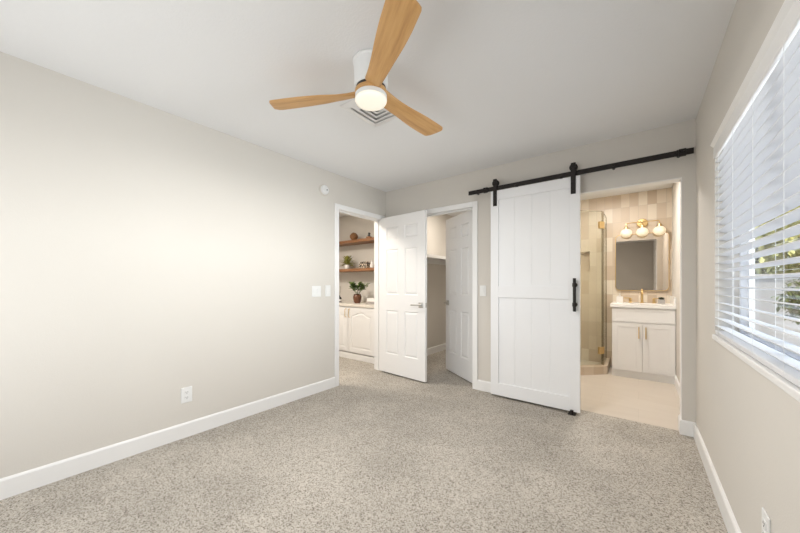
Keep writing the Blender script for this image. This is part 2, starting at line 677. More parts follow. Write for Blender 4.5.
# thin lining of the drywall opening, bathroom light put into its white
bm = BM()
box(bm, BD0, BD1 , YB + 0.002, YB + T - 0.002, BHEAD - 0.006, BHEAD)
box(bm, BD1 - 0.004, BD1, YB + 0.002, YB + T - 0.002, 0.112, BHEAD - 0.006)
box(bm, BD0, BD0 + 0.004, YB + 0.002, YB + T - 0.002, 0.0, BHEAD - 0.006)
struct('trim_3', bm, M['white'])


# ------------------------------------------------------------------ hinged six-panel doors
def lever(name, parent, x, z, y, s, dirx):
    """square rose, neck and lever on the face at y (s = outward sign)"""
    b = BM()
    box(b, x - 0.032, x + 0.032, min(y, y + s * 0.009), max(y, y + s * 0.009), z - 0.032, z + 0.032, 0.002)
    cyl(b, (x, y + s * 0.009, z), (x, y + s * 0.050, z), 0.010, seg=16)
    h = obj(name, b, M['nickel'], parent, 'satin nickel lever handle on a square rose', 30)
    b = BM()
    xa, xb = sorted((x - dirx * 0.012, x + dirx * 0.118))
    ya, yb = sorted((y + s * 0.044, y + s * 0.058))
    box(b, xa, xb, ya, yb, z - 0.008, z + 0.008, 0.003)
    obj('lever', b, M['nickel'], h, None, 30)
    return h


def six_panel_door(name, loc, rz, w, h, thick, s, label):
    """leaf along local +x from the hinge, thickness from y=0 to thick"""
    root = thing(name, label, 'door', loc, rz)
    root['kind'] = 'structure'
    st, mu = 0.110, 0.105
    pw = (w - 2 * st - mu) / 2
    cols = [(st, st + pw), (st + pw + mu, w - st)]
    rows = [(0.25, 0.815), (1.02, 1.605), (1.735, 1.895)]
    b = BM()
    d = 0.009
    box(b, 0.002, w - 0.002, d, thick - d, 0.002, h - 0.002)           # core
    for x0, x1 in ((0, st), (st + pw, st + pw + mu), (w - st, w)):
        box(b, x0, x1, 0, thick, 0, h)
    zs = [0] + [q for r in rows for q in r] + [h]
    for z0, z1 in zip(zs[0::2], zs[1::2]):
        for x0, x1 in cols:
            box(b, x0, x1, 0, thick, z0, z1)
    obj('door_slab', b, M['door'], root)
    for x0, x1 in cols:
        for z0, z1 in rows:
            b = BM()
            # moulded surround sloping into the recess, then a raised field
            for yb, yt, sg in ((d, 0.0015, 1), (thick - d, thick - 0.0015, -1)):
                frustum(b, x0 + 0.012, x1 - 0.012, z0 + 0.012, z1 - 0.012, yb, yt, 0.022)
                o_ = [(x0, z0), (x1, z0), (x1, z1), (x0, z1)]
                i_ = [(x0 + 0.010, z0 + 0.010), (x1 - 0.010, z0 + 0.010), (x1 - 0.010, z1 - 0.010), (x0 + 0.010, z1 - 0.010)]
                yf = yb - sg * d
                A = [b.verts.new((p, yf, q)) for p, q in o_]
                B_ = [b.verts.new((p, yb - sg * 0.0005, q)) for p, q in i_]
                for i in range(4):
                    j = (i + 1) % 4
                    b.faces.new((A[i], A[j], B_[j], B_[i]))
            obj('door_panel', b, M['door'], root)
    zh = 0.905
    lever('door_handle', root, w - 0.062, zh, 0.0, -1, -1)
    lever('door_handle', root, w - 0.062, zh, thick, 1, -1)
    b = BM()
    box(b, w, w + 0.0015, thick / 2 - 0.0125, thick / 2 + 0.0125, zh - 0.028, zh + 0.028)
    box(b, w + 0.0015, w + 0.010, thick / 2 - 0.007, thick / 2 + 0.007, zh - 0.010, zh + 0.010, 0.002)
    obj('latch_plate', b, M['nickel'], root, 'satin nickel latch plate')
    for z in (0.22, 1.02, 1.82):
        b = BM()
        cyl(b, (-0.006, s, z - 0.045), (-0.006, s, z + 0.045), 0.006, seg=12)
        obj('hinge', b, M['nickel'], root, 'satin nickel hinge', 30)
    return root


six_panel_door('door_1', (-2.738, 3.135, 0.018), radians(-4.6), 0.752, 2.03, 0.035, 0.030,
               'white six-panel door opened from the hallway doorway into the bedroom')
six_panel_door('door_2', (CD1 - 0.012, YB + T + 0.004, 0.018), radians(180 - 33.5), 0.700, 2.03, 0.035, 0.005,
               'white six-panel closet door swung inward, half hidden behind the other door')

# ------------------------------------------------------------------ sliding barn door and rail
BX_0, BX_1, BF, BK, BZ0, BZ1 = -1.232, -0.413, 3.168, 3.204, 0.022, 2.143
barn = thing('sliding_barn_door', 'white two-panel sliding barn door with black pull hanging from the black rail', 'door', (BX_0, BF, 0))
w = BX_1 - BX_0
b = BM()
stl, top, mid0, mid1, bot = 0.082, 0.095, 1.035, 1.155, 0.150
box(b, 0, stl, 0, 0.036, BZ0, BZ1, 0.002)
box(b, w - stl, w, 0, 0.036, BZ0, BZ1, 0.002)
box(b, stl, w - stl, 0, 0.036, BZ1 - top, BZ1, 0.002)
box(b, stl, w - stl, 0, 0.036, mid0, mid1, 0.002)
box(b, stl, w - stl, 0, 0.036, BZ0, bot, 0.002)
obj('door_frame', b, M['barn'], barn)
for z0, z1 in ((bot, mid0), (mid1, BZ1 - top)):
    b = BM()
    n = 4
    pw = (w - 2 * stl) / n
    for i in range(n):
        prism(b, [(stl + i * pw, 0.0155), (stl + i * pw + 0.003, 0.013), (stl + (i + 1) * pw - 0.003, 0.013), (stl + (i + 1) * pw, 0.0155), (stl + (i + 1) * pw, 0.028), (stl + i * pw, 0.028)], 'z', z0, z1)
    obj('door_panel', b, M['barn'], barn)
RZ0, RZ1, RY = 2.155, 2.195, 3.182
for hx in (0.048, w - 0.052):
    b = BM()
    box(b, hx - 0.020, hx + 0.020, -0.007, -0.001, 1.985, 2.225, 0.001)
    prism(b, [(hx - 0.020, 2.225), (hx + 0.020, 2.225), (hx + 0.020, 2.262), (hx + 0.016, 2.266), (hx - 0.016, 2.266), (hx - 0.020, 2.262)], 'y', -0.007, -0.001)
    hg = obj('hanger_strap', b, M['black'], barn, 'black hanger strap')
    b = BM()
    for z in (2.02, 2.10):
        cyl(b, (hx, -0.014, z), (hx, -0.007, z), 0.009, seg=6)
    cyl(b, (hx, -0.016, 2.228), (hx, -0.007, 2.228), 0.012, seg=6)
    obj('bolt', b, M['black'], hg)
    b = BM()
    m4 = Matrix.Rotation(radians(90), 4, 'X')
    lathe(b, [(0.0, -0.012), (0.034, -0.012), (0.034, -0.006), (0.030, -0.004), (0.030, 0.004), (0.034, 0.006), (0.034, 0.012), (0.0, 0.012)], 32, (hx, 0.017, 2.228), m4)
    obj('wheel', b, M['black'], hg, None, 30)
b = BM()
hx = w - 0.037
cyl(b, (hx, -0.045, 0.93), (hx, -0.045, 1.225), 0.0125, seg=16)
for z in (0.99, 1.165):
    cyl(b, (hx, -0.045, z), (hx, 0, z), 0.009, seg=14)
    cyl(b, (hx, -0.004, z), (hx, 0, z), 0.019, seg=20)
    cyl(b, (hx, -0.045, z - 0.016), (hx, -0.045, z + 0.016), 0.017, seg=16)
obj('pull_handle', b, M['black'], barn, 'black bar pull handle', 30)

rail = thing('barn_door_rail', 'long black steel rail on the wall above barn door and bathroom opening', 'rail', (-0.58, RY, 2.175))
b = BM()
box(b, -0.91, 0.91, 0, 0.007, -0.022, 0.022, 0.001)
obj('rail_bar', b, M['black'], rail)
for x in (-0.83, -0.41, 0.0, 0.41, 0.83):
    b = BM()
    cyl(b, (x, 0.007, 0), (x, YB - RY, 0), 0.011, seg=16)
    cyl(b, (x, -0.007, 0), (x, 0, 0), 0.010, seg=6)
    obj('standoff', b, M['black'], rail, None, 30)
for x in (-0.715, 0.845):
    b = BM()
    box(b, x - 0.022, x + 0.022, -0.010, 0.017, -0.026, 0.026, 0.002)
    cyl(b, (x, -0.020, 0.010), (x, -0.010, 0.010), 0.010, seg=6)
    box(b, x + (0.022 if x < 0 else -0.034), x + (0.034 if x < 0 else -0.022), -0.006, 0.013, 0.0, 0.024, 0.003)
    obj('end_stop', b, M['black'], rail)
b = BM()
gx, gy = -0.475, 3.186
box(b, gx - 0.030, gx + 0.030, gy - 0.052, gy + 0.034, 0.0, 0.004)
cyl(b, (gx, gy - 0.034, 0.004), (gx, gy - 0.034, 0.040), 0.014, seg=16)
cyl(b, (gx, gy + 0.030, 0.004), (gx, gy + 0.030, 0.016), 0.010, seg=16)
tag(obj('floor_guide', b, M['black'], None, None, 30), 'small black roller floor guide under the barn door', 'door guide')

# ------------------------------------------------------------------ window and blind
win = struct('window_1', BM(), M['vinyl'])
FX0, FX1 = 0.445, 0.495
b = BM()
ring_prism(b, [(WY0, WZ0), (WY1, WZ0), (WY1, WZ1), (WY0, WZ1)], [(WY0 + 0.028, WZ0 + 0.028), (WY1 - 0.028, WZ0 + 0.028), (WY1 - 0.028, WZ1 - 0.028), (WY0 + 0.028, WZ1 - 0.028)], 'x', FX0, FX1)
obj('window_frame', b, M['vinyl'], win)
ym = (WY0 + WY1) / 2
for a, c, x0, x1 in ((WY0 + 0.028, ym + 0.02, 0.449, 0.466), (ym - 0.02, WY1 - 0.028, 0.472, 0.489)):
    b = BM()
    z0, z1 = WZ0 + 0.028, WZ1 - 0.028
    q = 0.024
    ring_prism(b, [(a, z0), (c, z0), (c, z1), (a, z1)], [(a + q, z0 + q), (c - q, z0 + q), (c - q, z1 - q), (a + q, z1 - q)], 'x', x0, x1)
    sash = obj('sash', b, M['vinyl'], win)
    b = BM()
    xm = (x0 + x1) / 2
    box(b, xm - 0.002, xm + 0.002, a + q, c - q, z0 + q, z1 - q)
    obj('pane', b, M['pane'], sash)
b = BM()
box(b, XR - 0.012, FX0, WY0, WY1, WZ0 - 0.022, WZ0 + 0.004, 0.004)
obj('window_sill', b, M['white'], win)

blind = thing('window_blind', 'white horizontal slat blind across the bedroom window', 'blind', (XR + 0.026, (WY0 + WY1) / 2, WZ0))
hw = (WY1 - WY0) / 2
b = BM()
tilt = radians(8)
zz = 0.052
nsl = 0
TOPZ = WZ1 - WZ0
while zz < TOPZ - 0.094:
    prof = []
    for k in range(5):
        u = -0.025 + 0.0125 * k
        prof.append((u * cos(tilt), 0.0018 * (1 - (u / 0.025) ** 2) - u * sin(tilt)))
    poly = [(u, z + zz + 0.0014) for u, z in prof] + [(u, z + zz - 0.0014) for u, z in reversed(prof)]
    prism(b, poly, 'y', -hw + 0.002, hw - 0.002)
    zz += 0.0445
    nsl += 1
obj('slats', b, M['slat'], blind)
b = BM()
box(b, -0.026, 0.026, -hw + 0.005, hw - 0.005, 0.008, 0.028, 0.004)
obj('bottom_rail', b, M['slat'], blind)
b = BM()
box(b, -0.016, 0.030, -hw + 0.004, hw - 0.004, TOPZ - 0.050, TOPZ - 0.002)
obj('headrail', b, M['slat'], blind)
b = BM()
vx = -0.013
prism(b, [(vx - 0.012, TOPZ - 0.090), (vx - 0.017, TOPZ - 0.086), (vx - 0.017, TOPZ - 0.024), (vx - 0.026, TOPZ - 0.014), (vx - 0.030, TOPZ - 0.009), (vx - 0.030, TOPZ - 0.003), (vx - 0.004, TOPZ - 0.003), (vx - 0.004, TOPZ - 0.090)], 'y', -hw - 0.012, hw + 0.012)
obj('valance', b, M['white'], blind)
for yl in (2.40, 2.08, 1.76, 1.44, 1.12, 0.80):
    b = BM()
    yy = yl - (WY0 + WY1) / 2
    for x in (-0.0285, 0.0285):
        tube(b, [(x, yy, 0.02), (x, yy, TOPZ - 0.092)], 0.0007, 6)
    cyl(b, (0, yy, 0.004), (0, yy, 0.008), 0.008, seg=10)
    obj('ladder_cord', b, M['plastic'], blind, 'white ladder cord')
b = BM()
yy = 1.20 - (WY0 + WY1) / 2
tube(b, [(vx - 0.010, yy, TOPZ - 0.085), (vx - 0.024, yy, TOPZ - 0.094), (vx - 0.026, yy, TOPZ - 0.11), (vx - 0.026, yy, 0.10)], 0.0016, 8)
cyl(b, (vx - 0.026, yy, 0.06), (vx - 0.026, yy, 0.10), 0.004, 0.0025, 10)
obj('tilt_wand', b, M['plastic'], blind, 'thin white tilt wand')

# ------------------------------------------------------------------ ceiling fan
FC = (-1.209, 1.303)
fan = thing('ceiling_fan', 'three-blade ceiling fan with wooden blades, white body and lit lamp', 'ceiling fan', (FC[0], FC[1], H))
b = BM()
lathe(b, [(0.0, 0.0), (0.100, 0.0), (0.104, -0.006), (0.104, -0.012), (0.097, -0.018), (0.095, -0.132), (0.093, -0.142), (0.088, -0.150), (0.0, -0.150)], 48)
obj('motor_housing', b, M['fan_white'], fan, 'white cylindrical motor housing', 35)
b = BM()
lathe(b, [(0.0, -0.150), (0.084, -0.150), (0.084, -0.160), (0.0, -0.160)], 48)
obj('motor_collar', b, M['dark'], fan, 'dark shadow-gap collar', 35)
b = BM()
lathe(b, [(0.0, -0.160), (0.078, -0.160), (0.090, -0.168), (0.092, -0.180), (0.088, -0.190), (0.0, -0.190)], 48)
obj('blade_hub', b, M['fan_wood'], fan, 'wooden blade hub', 35)
b = BM()
lathe(b, [(0.0, -0.190), (0.086, -0.190), (0.090, -0.194), (0.091, -0.216), (0.0, -0.216)], 48)
lk = obj('lamp_ring', b, M['fan_white'], fan, 'white lamp ring', 35)
b = BM()
lathe(b, [(0.088, -0.216), (0.089, -0.226), (0.084, -0.235), (0.068, -0.240), (0.035, -0.243), (0.0, -0.244)], 48)
obj('diffuser', b, M['fan_glow'], lk, 'glowing frosted lamp diffuser', 60)


lamp('fan_lamp', 'AREA', (FC[0], FC[1], H - 0.247), 28, (1.0, 0.975, 0.94), (0, 0, 0), 0.13)


def blade_bm():
    b = BM()
    R0, R1 = 0.030, 0.632
    n, mseg = 36, 10
    top, bot = [], []
    for i in range(n + 1):
        t = i / n
        r = R0 + (R1 - R0) * t
        hwid = 0.042 + 0.004 * min(1, t / 0.15) + 0.026 * (1 - cos(pi * min(1, max(0, (t - 0.08) / 0.72)))) / 2
        if t > 0.93:
            q = (t - 0.93) / 0.07
            hwid -= 0.026 * (1 - math.sqrt(max(0, 1 - q * q)))
        pitch = radians(9 + 24 * max(0, 1 - t / 0.45) ** 1.5)
        dz = 0.018 * max(0, 1 - t / 0.3) ** 2
        off = 0.004 * sin(pi * t) - 0.012 * (1 - t)
        ra, rb = [], []
        for k in range(mseg + 1):
            s = -1 + 2 * k / mseg
            y = s * hwid
            th = 0.0075 * math.sqrt(max(0.0, 1 - s * s)) * (1.0 + 1.2 * max(0, 1 - t / 0.3)) * (0.35 + 0.65 * min(1, (1 - t) / 0.04)) + 0.0006
            for lst, zt in ((ra, th), (rb, -th)):
                yy = y * cos(pitch) + zt * sin(pitch) + off
                z = -y * sin(pitch) + zt * cos(pitch) + dz
                lst.append(b.verts.new((r - (0.012 * s if t > 0.9 else 0) * (t - 0.9) / 0.1, yy, z)))
        top.append(ra)
        bot.append(rb)
    for i in range(n):
        for k in range(mseg):
            b.faces.new((top[i][k], top[i + 1][k], top[i + 1][k + 1], top[i][k + 1]))
            b.faces.new((bot[i][k], bot[i][k + 1], bot[i + 1][k + 1], bot[i + 1][k]))
        b.faces.new((top[i][0], bot[i][0], bot[i + 1][0], top[i + 1][0]))
        b.faces.new((top[i][mseg], top[i + 1][mseg], bot[i + 1][mseg], bot[i][mseg]))
    for i in (0, n):
        for k in range(mseg):
            b.faces.new((top[i][k], top[i][k + 1], bot[i][k + 1], bot[i][k]))
    return b


blade = obj('blade', blade_bm(), M['fan_wood'], fan, 'wooden fan blade', 60)
for i, a in enumerate((85.5, 205.5, -34.5)):
    o = blade
    if i:
        o = blade.copy()
        COL.objects.link(o)
        o.parent = fan
    o.location = (0, 0, -0.176)
    o.rotation_euler = (0, 0, radians(a))

# ceiling vent
vent = thing('ceiling_vent', 'square white louvred air vent on the ceiling beside the fan', 'air vent', (-1.497, 1.675, H))
b = BM()
box(b, -0.185, 0.185, -0.185, 0.185, -0.0015, 0)  # flat grey sheet that shows between the louvres
obj('vent_backing', b, M['vent_gap'], vent, 'grey backing sheet behind the louvres')
for k, (ro, ri) in enumerate(((0.187, 0.135), (0.132, 0.092), (0.089, 0.052), (0.049, 0.014))):
    b = BM()
    zo, zi = (-0.004, -0.016) if k == 0 else (-0.006, -0.020)
    P = []
    for rr, z in ((ro, zo), (ri, zi), (ri - 0.003, zi + 0.002), (ro - 0.004, -0.0015)):
        P.append([b.verts.new((sx * rr, sy * rr, z)) for sx, sy in ((-1, -1), (1, -1), (1, 1), (-1, 1))])
    for q in range(4):
        A, B2 = P[q], P[(q + 1) % 4]
        for i in range(4):
            j = (i + 1) % 4
            b.faces.new((A[i], A[j], B2[j], B2[i]))
    obj('vent_frame' if k == 0 else 'louvre', b, M['vent'], vent)


# ------------------------------------------------------------------ wall plates
def plate(name, label, cat, loc, rz, wd, ht, kind):
    """local: plate lies in the x-z plane, facing -y"""
    t = thing(name, label, cat, loc, rz)
    b = BM()
    box(b, -wd / 2, wd / 2, -0.006, 0, -ht / 2, ht / 2, 0.0025)
    obj('cover_plate', b, M['plastic'], t)
    if kind == 'outlet':
        for z in (-0.02, 0.02):
            b = BM()
            prism(b, rrect(-0.017, 0.017, z - 0.014, z + 0.014, 0.006), 'y', -0.0085, -0.006)
            s_ = obj('socket', b, M['plastic'], t)
            b = BM()
            for x in (-0.006, 0.006):
                box(b, x - 0.0012, x + 0.0012, -0.0092, -0.0085, z - 0.002, z + 0.007)
            cyl(b, (0, -0.0092, z - 0.008), (0, -0.0085, z - 0.008), 0.0025, seg=10)
            obj('slots', b, M['dark'], s_, 'dark socket slots')
    else:
        for x in kind:
            b = BM()
            box(b, x - 0.0165, x + 0.0165, -0.0075, -0.006, -0.0335, 0.0335, 0.0005)
            prism(b, [(-0.0075, -0.031), (-0.0085, -0.031), (-0.0125, 0.031), (-0.0075, 0.031)], 'x', x - 0.014, x + 0.014)
            obj('rocker', b, M['plastic'], t)
    return t


RL, RR = radians(90), radians(-90)
plate('wall_switch', 'white double switch plate on the left wall, farther from the doorway', 'light switch', (XL, 2.107, 1.095), RL, 0.116, 0.118, (-0.023, 0.023))
plate('wall_switch', 'white single switch plate on the left wall beside the hallway door casing', 'light switch', (XL, 2.262, 1.098), RL, 0.072, 0.125, (0.0,))
plate('wall_switch', 'white switch plate between the closet doorway and barn door', 'light switch', (-1.357, YB, 1.100), 0, 0.072, 0.118, (0.0,))
plate('wall_outlet', 'white power outlet low on the wide left wall', 'power outlet', (XL, 0.893, 0.322), RL, 0.075, 0.118, 'outlet')
plate('wall_outlet', 'white power outlet low under the window on the right wall', 'power outlet', (XR, 1.60, 0.332), RR, 0.075, 0.118, 'outlet')

det = thing('wall_detector', 'small round white detector high on the left wall', 'smoke detector', (XL, 2.203, 2.21))
b = BM()
my = Matrix.Rotation(radians(90), 4, 'Y')
lathe(b, [(0.0, 0.0), (0.060, 0.0), (0.060, 0.012), (0.056, 0.016), (0.0, 0.016)], 40, (0, 0, 0), my)
obj('base_ring', b, M['beige_plastic'], det, 'cream base ring', 35)
b = BM()
lathe(b, [(0.0, 0.016), (0.052, 0.016), (0.050, 0.030), (0.042, 0.037), (0.0, 0.039)], 40, (0, 0, 0), my)
obj('cover', b, M['plastic'], det, None, 35)
b = BM()
cyl(b, (0.0385, 0.018, 0.0), (0.041, 0.018, 0.0), 0.007, seg=14)
obj('button', b, M['dark'], det, 'small dark test button')

# ------------------------------------------------------------------ closet shelf
cs = thing('closet_shelf', 'white closet shelf with wall cleat seen between the two open doors', 'shelf', (XL, YB + T, 1.60))
ln = CY1 - YB - T
b = BM()
box(b, 0.0, 0.30, 0.45, ln, 0.0, 0.019)
box(b, 0.282, 0.30, 0.45, ln, -0.028, 0.0)
obj('shelf_board', b, M['white'], cs)
b = BM()
box(b, 0, 0.018, 0.45, ln, -0.085, 0.0)
obj('cleat', b, M['white'], cs)

# ------------------------------------------------------------------ bathroom: shower
curb_z = 0.105
A_, B_, C_, D_ = (-0.37, BY1), (-0.37, 4.87), (-0.86, 4.38), (BX0, 4.38)
b = BM()


def strip(bm, pts, half, z0, z1):
    """mitred wall strip along a polyline"""
    P = [Vector(p) for p in pts]
    L, R = [], []
    for i, p in enumerate(P):
        ns = []
        for q, r_ in ((i - 1, i), (i, i + 1)):
            if 0 <= q and r_ < len(P):
                d = (P[r_] - P[q]).normalized()
                ns.append(Vector((-d.y, d.x)))
        n = sum(ns, Vector((0, 0))).normalized()
        k = half / n.dot(ns[0])
        L.append(p + n * k)
        R.append(p - n * k)
    for i in range(len(P) - 1):
        q = [L[i], L[i + 1], R[i + 1], R[i]]
        lo = [bm.verts.new((v.x, v.y, z0)) for v in q]
        hi = [bm.verts.new((v.x, v.y, z1)) for v in q]
        bm.faces.new(lo[::-1])
        bm.faces.new(hi)
        for a in range(4):
            c = (a + 1) % 4
            bm.faces.new((lo[a], lo[c], hi[c], hi[a]))


strip(b, [(A_[0], BY1 - 0.001), B_, C_, (BX0 + 0.011, 4.38)], 0.050, 0, curb_z)
shower = thing('shower_enclosure', 'frameless glass shower enclosure with brass hinges in the bathroom corner', 'shower', (-0.85, 4.9, 0))
off = Vector((-0.85, 4.9, 0))


def sh(name, bm, m, label=None, parent=None, smooth=None):
    bmesh.ops.translate(bm, verts=bm.verts, vec=-off)
    return obj(name, bm, m, parent or shower, label, smooth)


sh('curb', b, M['tile'], 'low beige tiled curb')
b = BM()
prism(b, [(BX0 + 0.011, BY1 - 0.001), (A_[0], BY1 - 0.001), B_, C_, (BX0 + 0.011, 4.38)], 'z', 0, 0.03)
sh('shower_floor', b, M['floor_tile'])
GT = 2.13


def glass_panel(name, p, q, z0, label):
    b = BM()
    p, q = Vector(p), Vector(q)
    strip(b, [p, q], 0.005, z0, GT)
    g = sh(name, b, M['shower_glass'], label)
    d = (q - p).normalized()
    b = BM()
    for e in (p, q):
        s = 1 if e is p else -1
        strip(b, [e, e + d * s * 0.004], 0.0056, z0, GT)
    strip(b, [p, q], 0.0056, GT, GT + 0.004)
    sh('glass_edge', b, M['glass_edge'], 'dark polished glass edge', g)
    return g


Bv, Cv = Vector(B_), Vector(C_)
dd = (Cv - Bv).normalized()
glass_panel('fixed_panel', (-0.37, BY1 - 0.002), (-0.37, 4.885), curb_z, 'clear fixed glass panel')
door_g = glass_panel('glass_door', Bv + dd * 0.012, Cv - dd * 0.012, curb_z + 0.012, 'clear glass door')
glass_panel('fixed_panel', (-0.875, 4.38), (BX0 + 0.012, 4.38), curb_z, 'clear fixed glass panel')
for z in (0.30, 1.95):
    b = BM()
    nrm = Vector((-dd.y, dd.x))
    strip(b, [Bv + dd * 0.004, Bv + dd * 0.062], 0.014, z - 0.045, z + 0.045)
    strip(b, [Bv + Vector((0, 0.004)), Bv + Vector((0, 0.055))], 0.014, z - 0.045, z + 0.045)
    cyl(b, (Bv.x, Bv.y, z - 0.03), (Bv.x, Bv.y, z + 0.03), 0.012, seg=14)
    sh('hinge', b, M['brass'], 'brass glass hinge')
# shower side wall tile
bm = BM()
box(bm, BX0, BX0 + 0.01, 4.33, BY1, 0.0, H)
struct('wall_shower_side', bm, M['tile_side'])
# ------------------------------------------------------------------ bathroom: vanity
VX0, VX1, VY, VB, VT = -0.270, 0.346, 4.835, 5.395, 0.880
van = thing('bathroom_vanity', 'white two-door bathroom vanity cabinet with slim brass pulls', 'vanity', ((VX0 + VX1) / 2, VY, 0))
hwv = (VX1 - VX0) / 2
D = VB - VY
b = BM()
box(b, -hwv, hwv, 0.0, D, 0.085, VT - 0.15)
box(b, -hwv, -hwv + 0.018, 0.0, D, VT - 0.15, VT)
box(b, hwv - 0.018, hwv, 0.0, D, VT - 0.15, VT)
box(b, -hwv + 0.018, hwv - 0.018, 0.0, 0.018, VT - 0.15, VT)
obj('carcass', b, M['cabinet'], van)
b = BM()
box(b, -hwv, hwv, 0.004, D, 0.0, 0.083)
obj('plinth', b, M['cabinet'], van)


def shaker(bm, x0, x1, z0, z1, y, t=0.020, st=0.055, rec=0.004):
    box(bm, x0, x0 + st, y - t, y, z0, z1, 0.0012)
    box(bm, x1 - st, x1, y - t, y, z0, z1, 0.0012)
    box(bm, x0 + st, x1 - st, y - t, y, z1 - st, z1, 0.0012)
    box(bm, x0 + st, x1 - st, y - t, y, z0, z0 + st, 0.0012)
    box(bm, x0 + st, x1 - st, y - t + rec, y, z0 + st, z1 - st)


b = BM()
shaker(b, -hwv + 0.004, hwv - 0.004, 0.700, VT - 0.008, 0, st=0.035)
obj('false_front', b, M['cabinet'], van)
for s in (-1, 1):
    b = BM()
    x0, x1 = sorted((s * 0.0018, s * (hwv - 0.004)))
    shaker(b, x0, x1, 0.092, 0.690, 0)
    dr = obj('cabinet_door', b, M['cabinet'], van)
    b = BM()
    x = s * 0.034
    box(b, x - 0.006, x + 0.006, -0.050, -0.040, 0.505, 0.648, 0.002)
    for z in (0.530, 0.623):
        cyl(b, (x, -0.042, z), (x, -0.020, z), 0.004, seg=10)
    obj('bar_pull', b, M['brass'], dr, 'brass bar pull')
# counter with an oval basin
b = BM()
cx0, cx1, cy0, cy1 = -hwv - 0.018, XR - 0.001 - (VX0 + VX1) / 2, -0.030, BY1 - 0.001 - VY
ct0, ct1 = VT, VT + 0.040
ecx, ecy, ea, eb = 0.0, 0.25, 0.20, 0.15
angs = sorted([2 * pi * i / 48 for i in range(48)] + [math.atan2(y - ecy, x - ecx) % (2 * pi) for x in (cx0, cx1) for y in (cy0, cy1)])
rp, ep = [], []
for a in angs:
    c, s = cos(a), sin(a)
    ts = []
    if abs(c) > 1e-9:
        ts.append(((cx1 if c > 0 else cx0) - ecx) / c)
    if abs(s) > 1e-9:
        ts.append(((cy1 if s > 0 else cy0) - ecy) / s)
    t = min(ts)
    rp.append((ecx + t * c, ecy + t * s))
    ep.append((ecx + ea * c, ecy + eb * s))
ring_prism(b, rp, ep, 'z', ct0, ct1)
bmesh.ops.remove_doubles(b, verts=b.verts, dist=1e-5)
ctop = tag(obj('vanity_countertop', b, M['counter'], None, None, None, ((VX0 + VX1) / 2, VY, 0)),
           'white countertop with oval basin on the bathroom vanity', 'countertop')
b = BM()
box(b, cx1 - 0.018, cx1, cy0 + 0.01, cy1, ct1, ct1 + 0.095, 0.002)
obj('side_splash', b, M['counter'], ctop)
b = BM()
rings = []
for k, (q, z) in enumerate(((1.0, ct1 - 0.006), (0.97, ct1 - 0.05), (0.85, ct1 - 0.10), (0.55, ct1 - 0.13), (0.15, ct1 - 0.135))):
    rings.append([b.verts.new((ecx + ea * q * cos(2 * pi * i / 48), ecy + eb * q * sin(2 * pi * i / 48), z)) for i in range(48)])
for r0_, r1_ in zip(rings, rings[1:]):
    for i in range(48):
        j = (i + 1) % 48
        b.faces.new((r0_[i], r0_[j], r1_[j], r1_[i]))
b.faces.new(rings[-1])
obj('basin', b, M['ceramic'], ctop, None, 40)
CT = ct1

fauc = thing('faucet', 'brass widespread faucet with two handles on the vanity top', 'faucet', (0.038, 5.29, CT))
b = BM()
cyl(b, (0, 0, 0), (0, 0, 0.010), 0.024, seg=24)
tube(b, [(0, 0, 0.008), (0, 0, 0.12), (0, -0.006, 0.150), (0, -0.03, 0.175), (0, -0.065, 0.178), (0, -0.100, 0.160), (0, -0.112, 0.130)], [0.014, 0.013, 0.012, 0.012, 0.012, 0.012, 0.0115], 14)
obj('spout', b, M['brass'], fauc, None, 40)
for s in (-1, 1):
    b = BM()
    cyl(b, (s * 0.125, 0, 0), (s * 0.125, 0, 0.010), 0.024, seg=24)
    cyl(b, (s * 0.125, 0, 0.010), (s * 0.125, 0, 0.062), 0.016, seg=20)
    box(b, min(s * 0.115, s * 0.195), max(s * 0.115, s * 0.195), -0.007, 0.007, 0.058, 0.069, 0.002)
    obj('faucet_handle', b, M['brass'], fauc, None, 30)

sd = thing('soap_dispenser', 'small white soap dispenser at the left end of the vanity top', 'soap dispenser', (-0.205, 5.25, CT))
b = BM()
prism(b, rrect(-0.036, 0.036, 0.0, 0.085, 0.010), 'y', -0.030, 0.030)
obj('body', b, M['ceramic'], sd, 'white squarish body', 40)
b = BM()
cyl(b, (0, 0, 0.085), (0, 0, 0.100), 0.012, seg=14)
cyl(b, (0, 0, 0.100), (0, 0, 0.118), 0.004, seg=10)
box(b, -0.008, 0.008, -0.036, 0.010, 0.116, 0.124, 0.002)
obj('pump', b, M['ceramic'], sd, 'white pump head')


def leaf(bm, base, d, up, length, width, mi=0, curl=0.25):
    """one folded pointed leaf of six faces"""
    d = d.normalized()
    side = d.cross(up)
    if side.length < 1e-3:
        side = d.cross(Vector((1, 0, 0)))
    side.normalize()
    nr = side.cross(d).normalized()
    st = [(0, 0.12), (0.3, 0.85), (0.6, 1.0), (0.85, 0.6), (1.0, 0.04)]
    rows = []
    for t, wv in st:
        c = base + d * (length * t) - nr * (curl * length * t * t)
        hw_ = width * 0.5 * wv
        rows.append([bm.verts.new(c - side * hw_ + nr * hw_ * 0.3), bm.verts.new(c), bm.verts.new(c + side * hw_ + nr * hw_ * 0.3)])
    for a, b2 in zip(rows, rows[1:]):
        for k in (0, 1):
            f = bm.faces.new((a[k], a[k + 1], b2[k + 1], b2[k]))
            f.material_index = mi


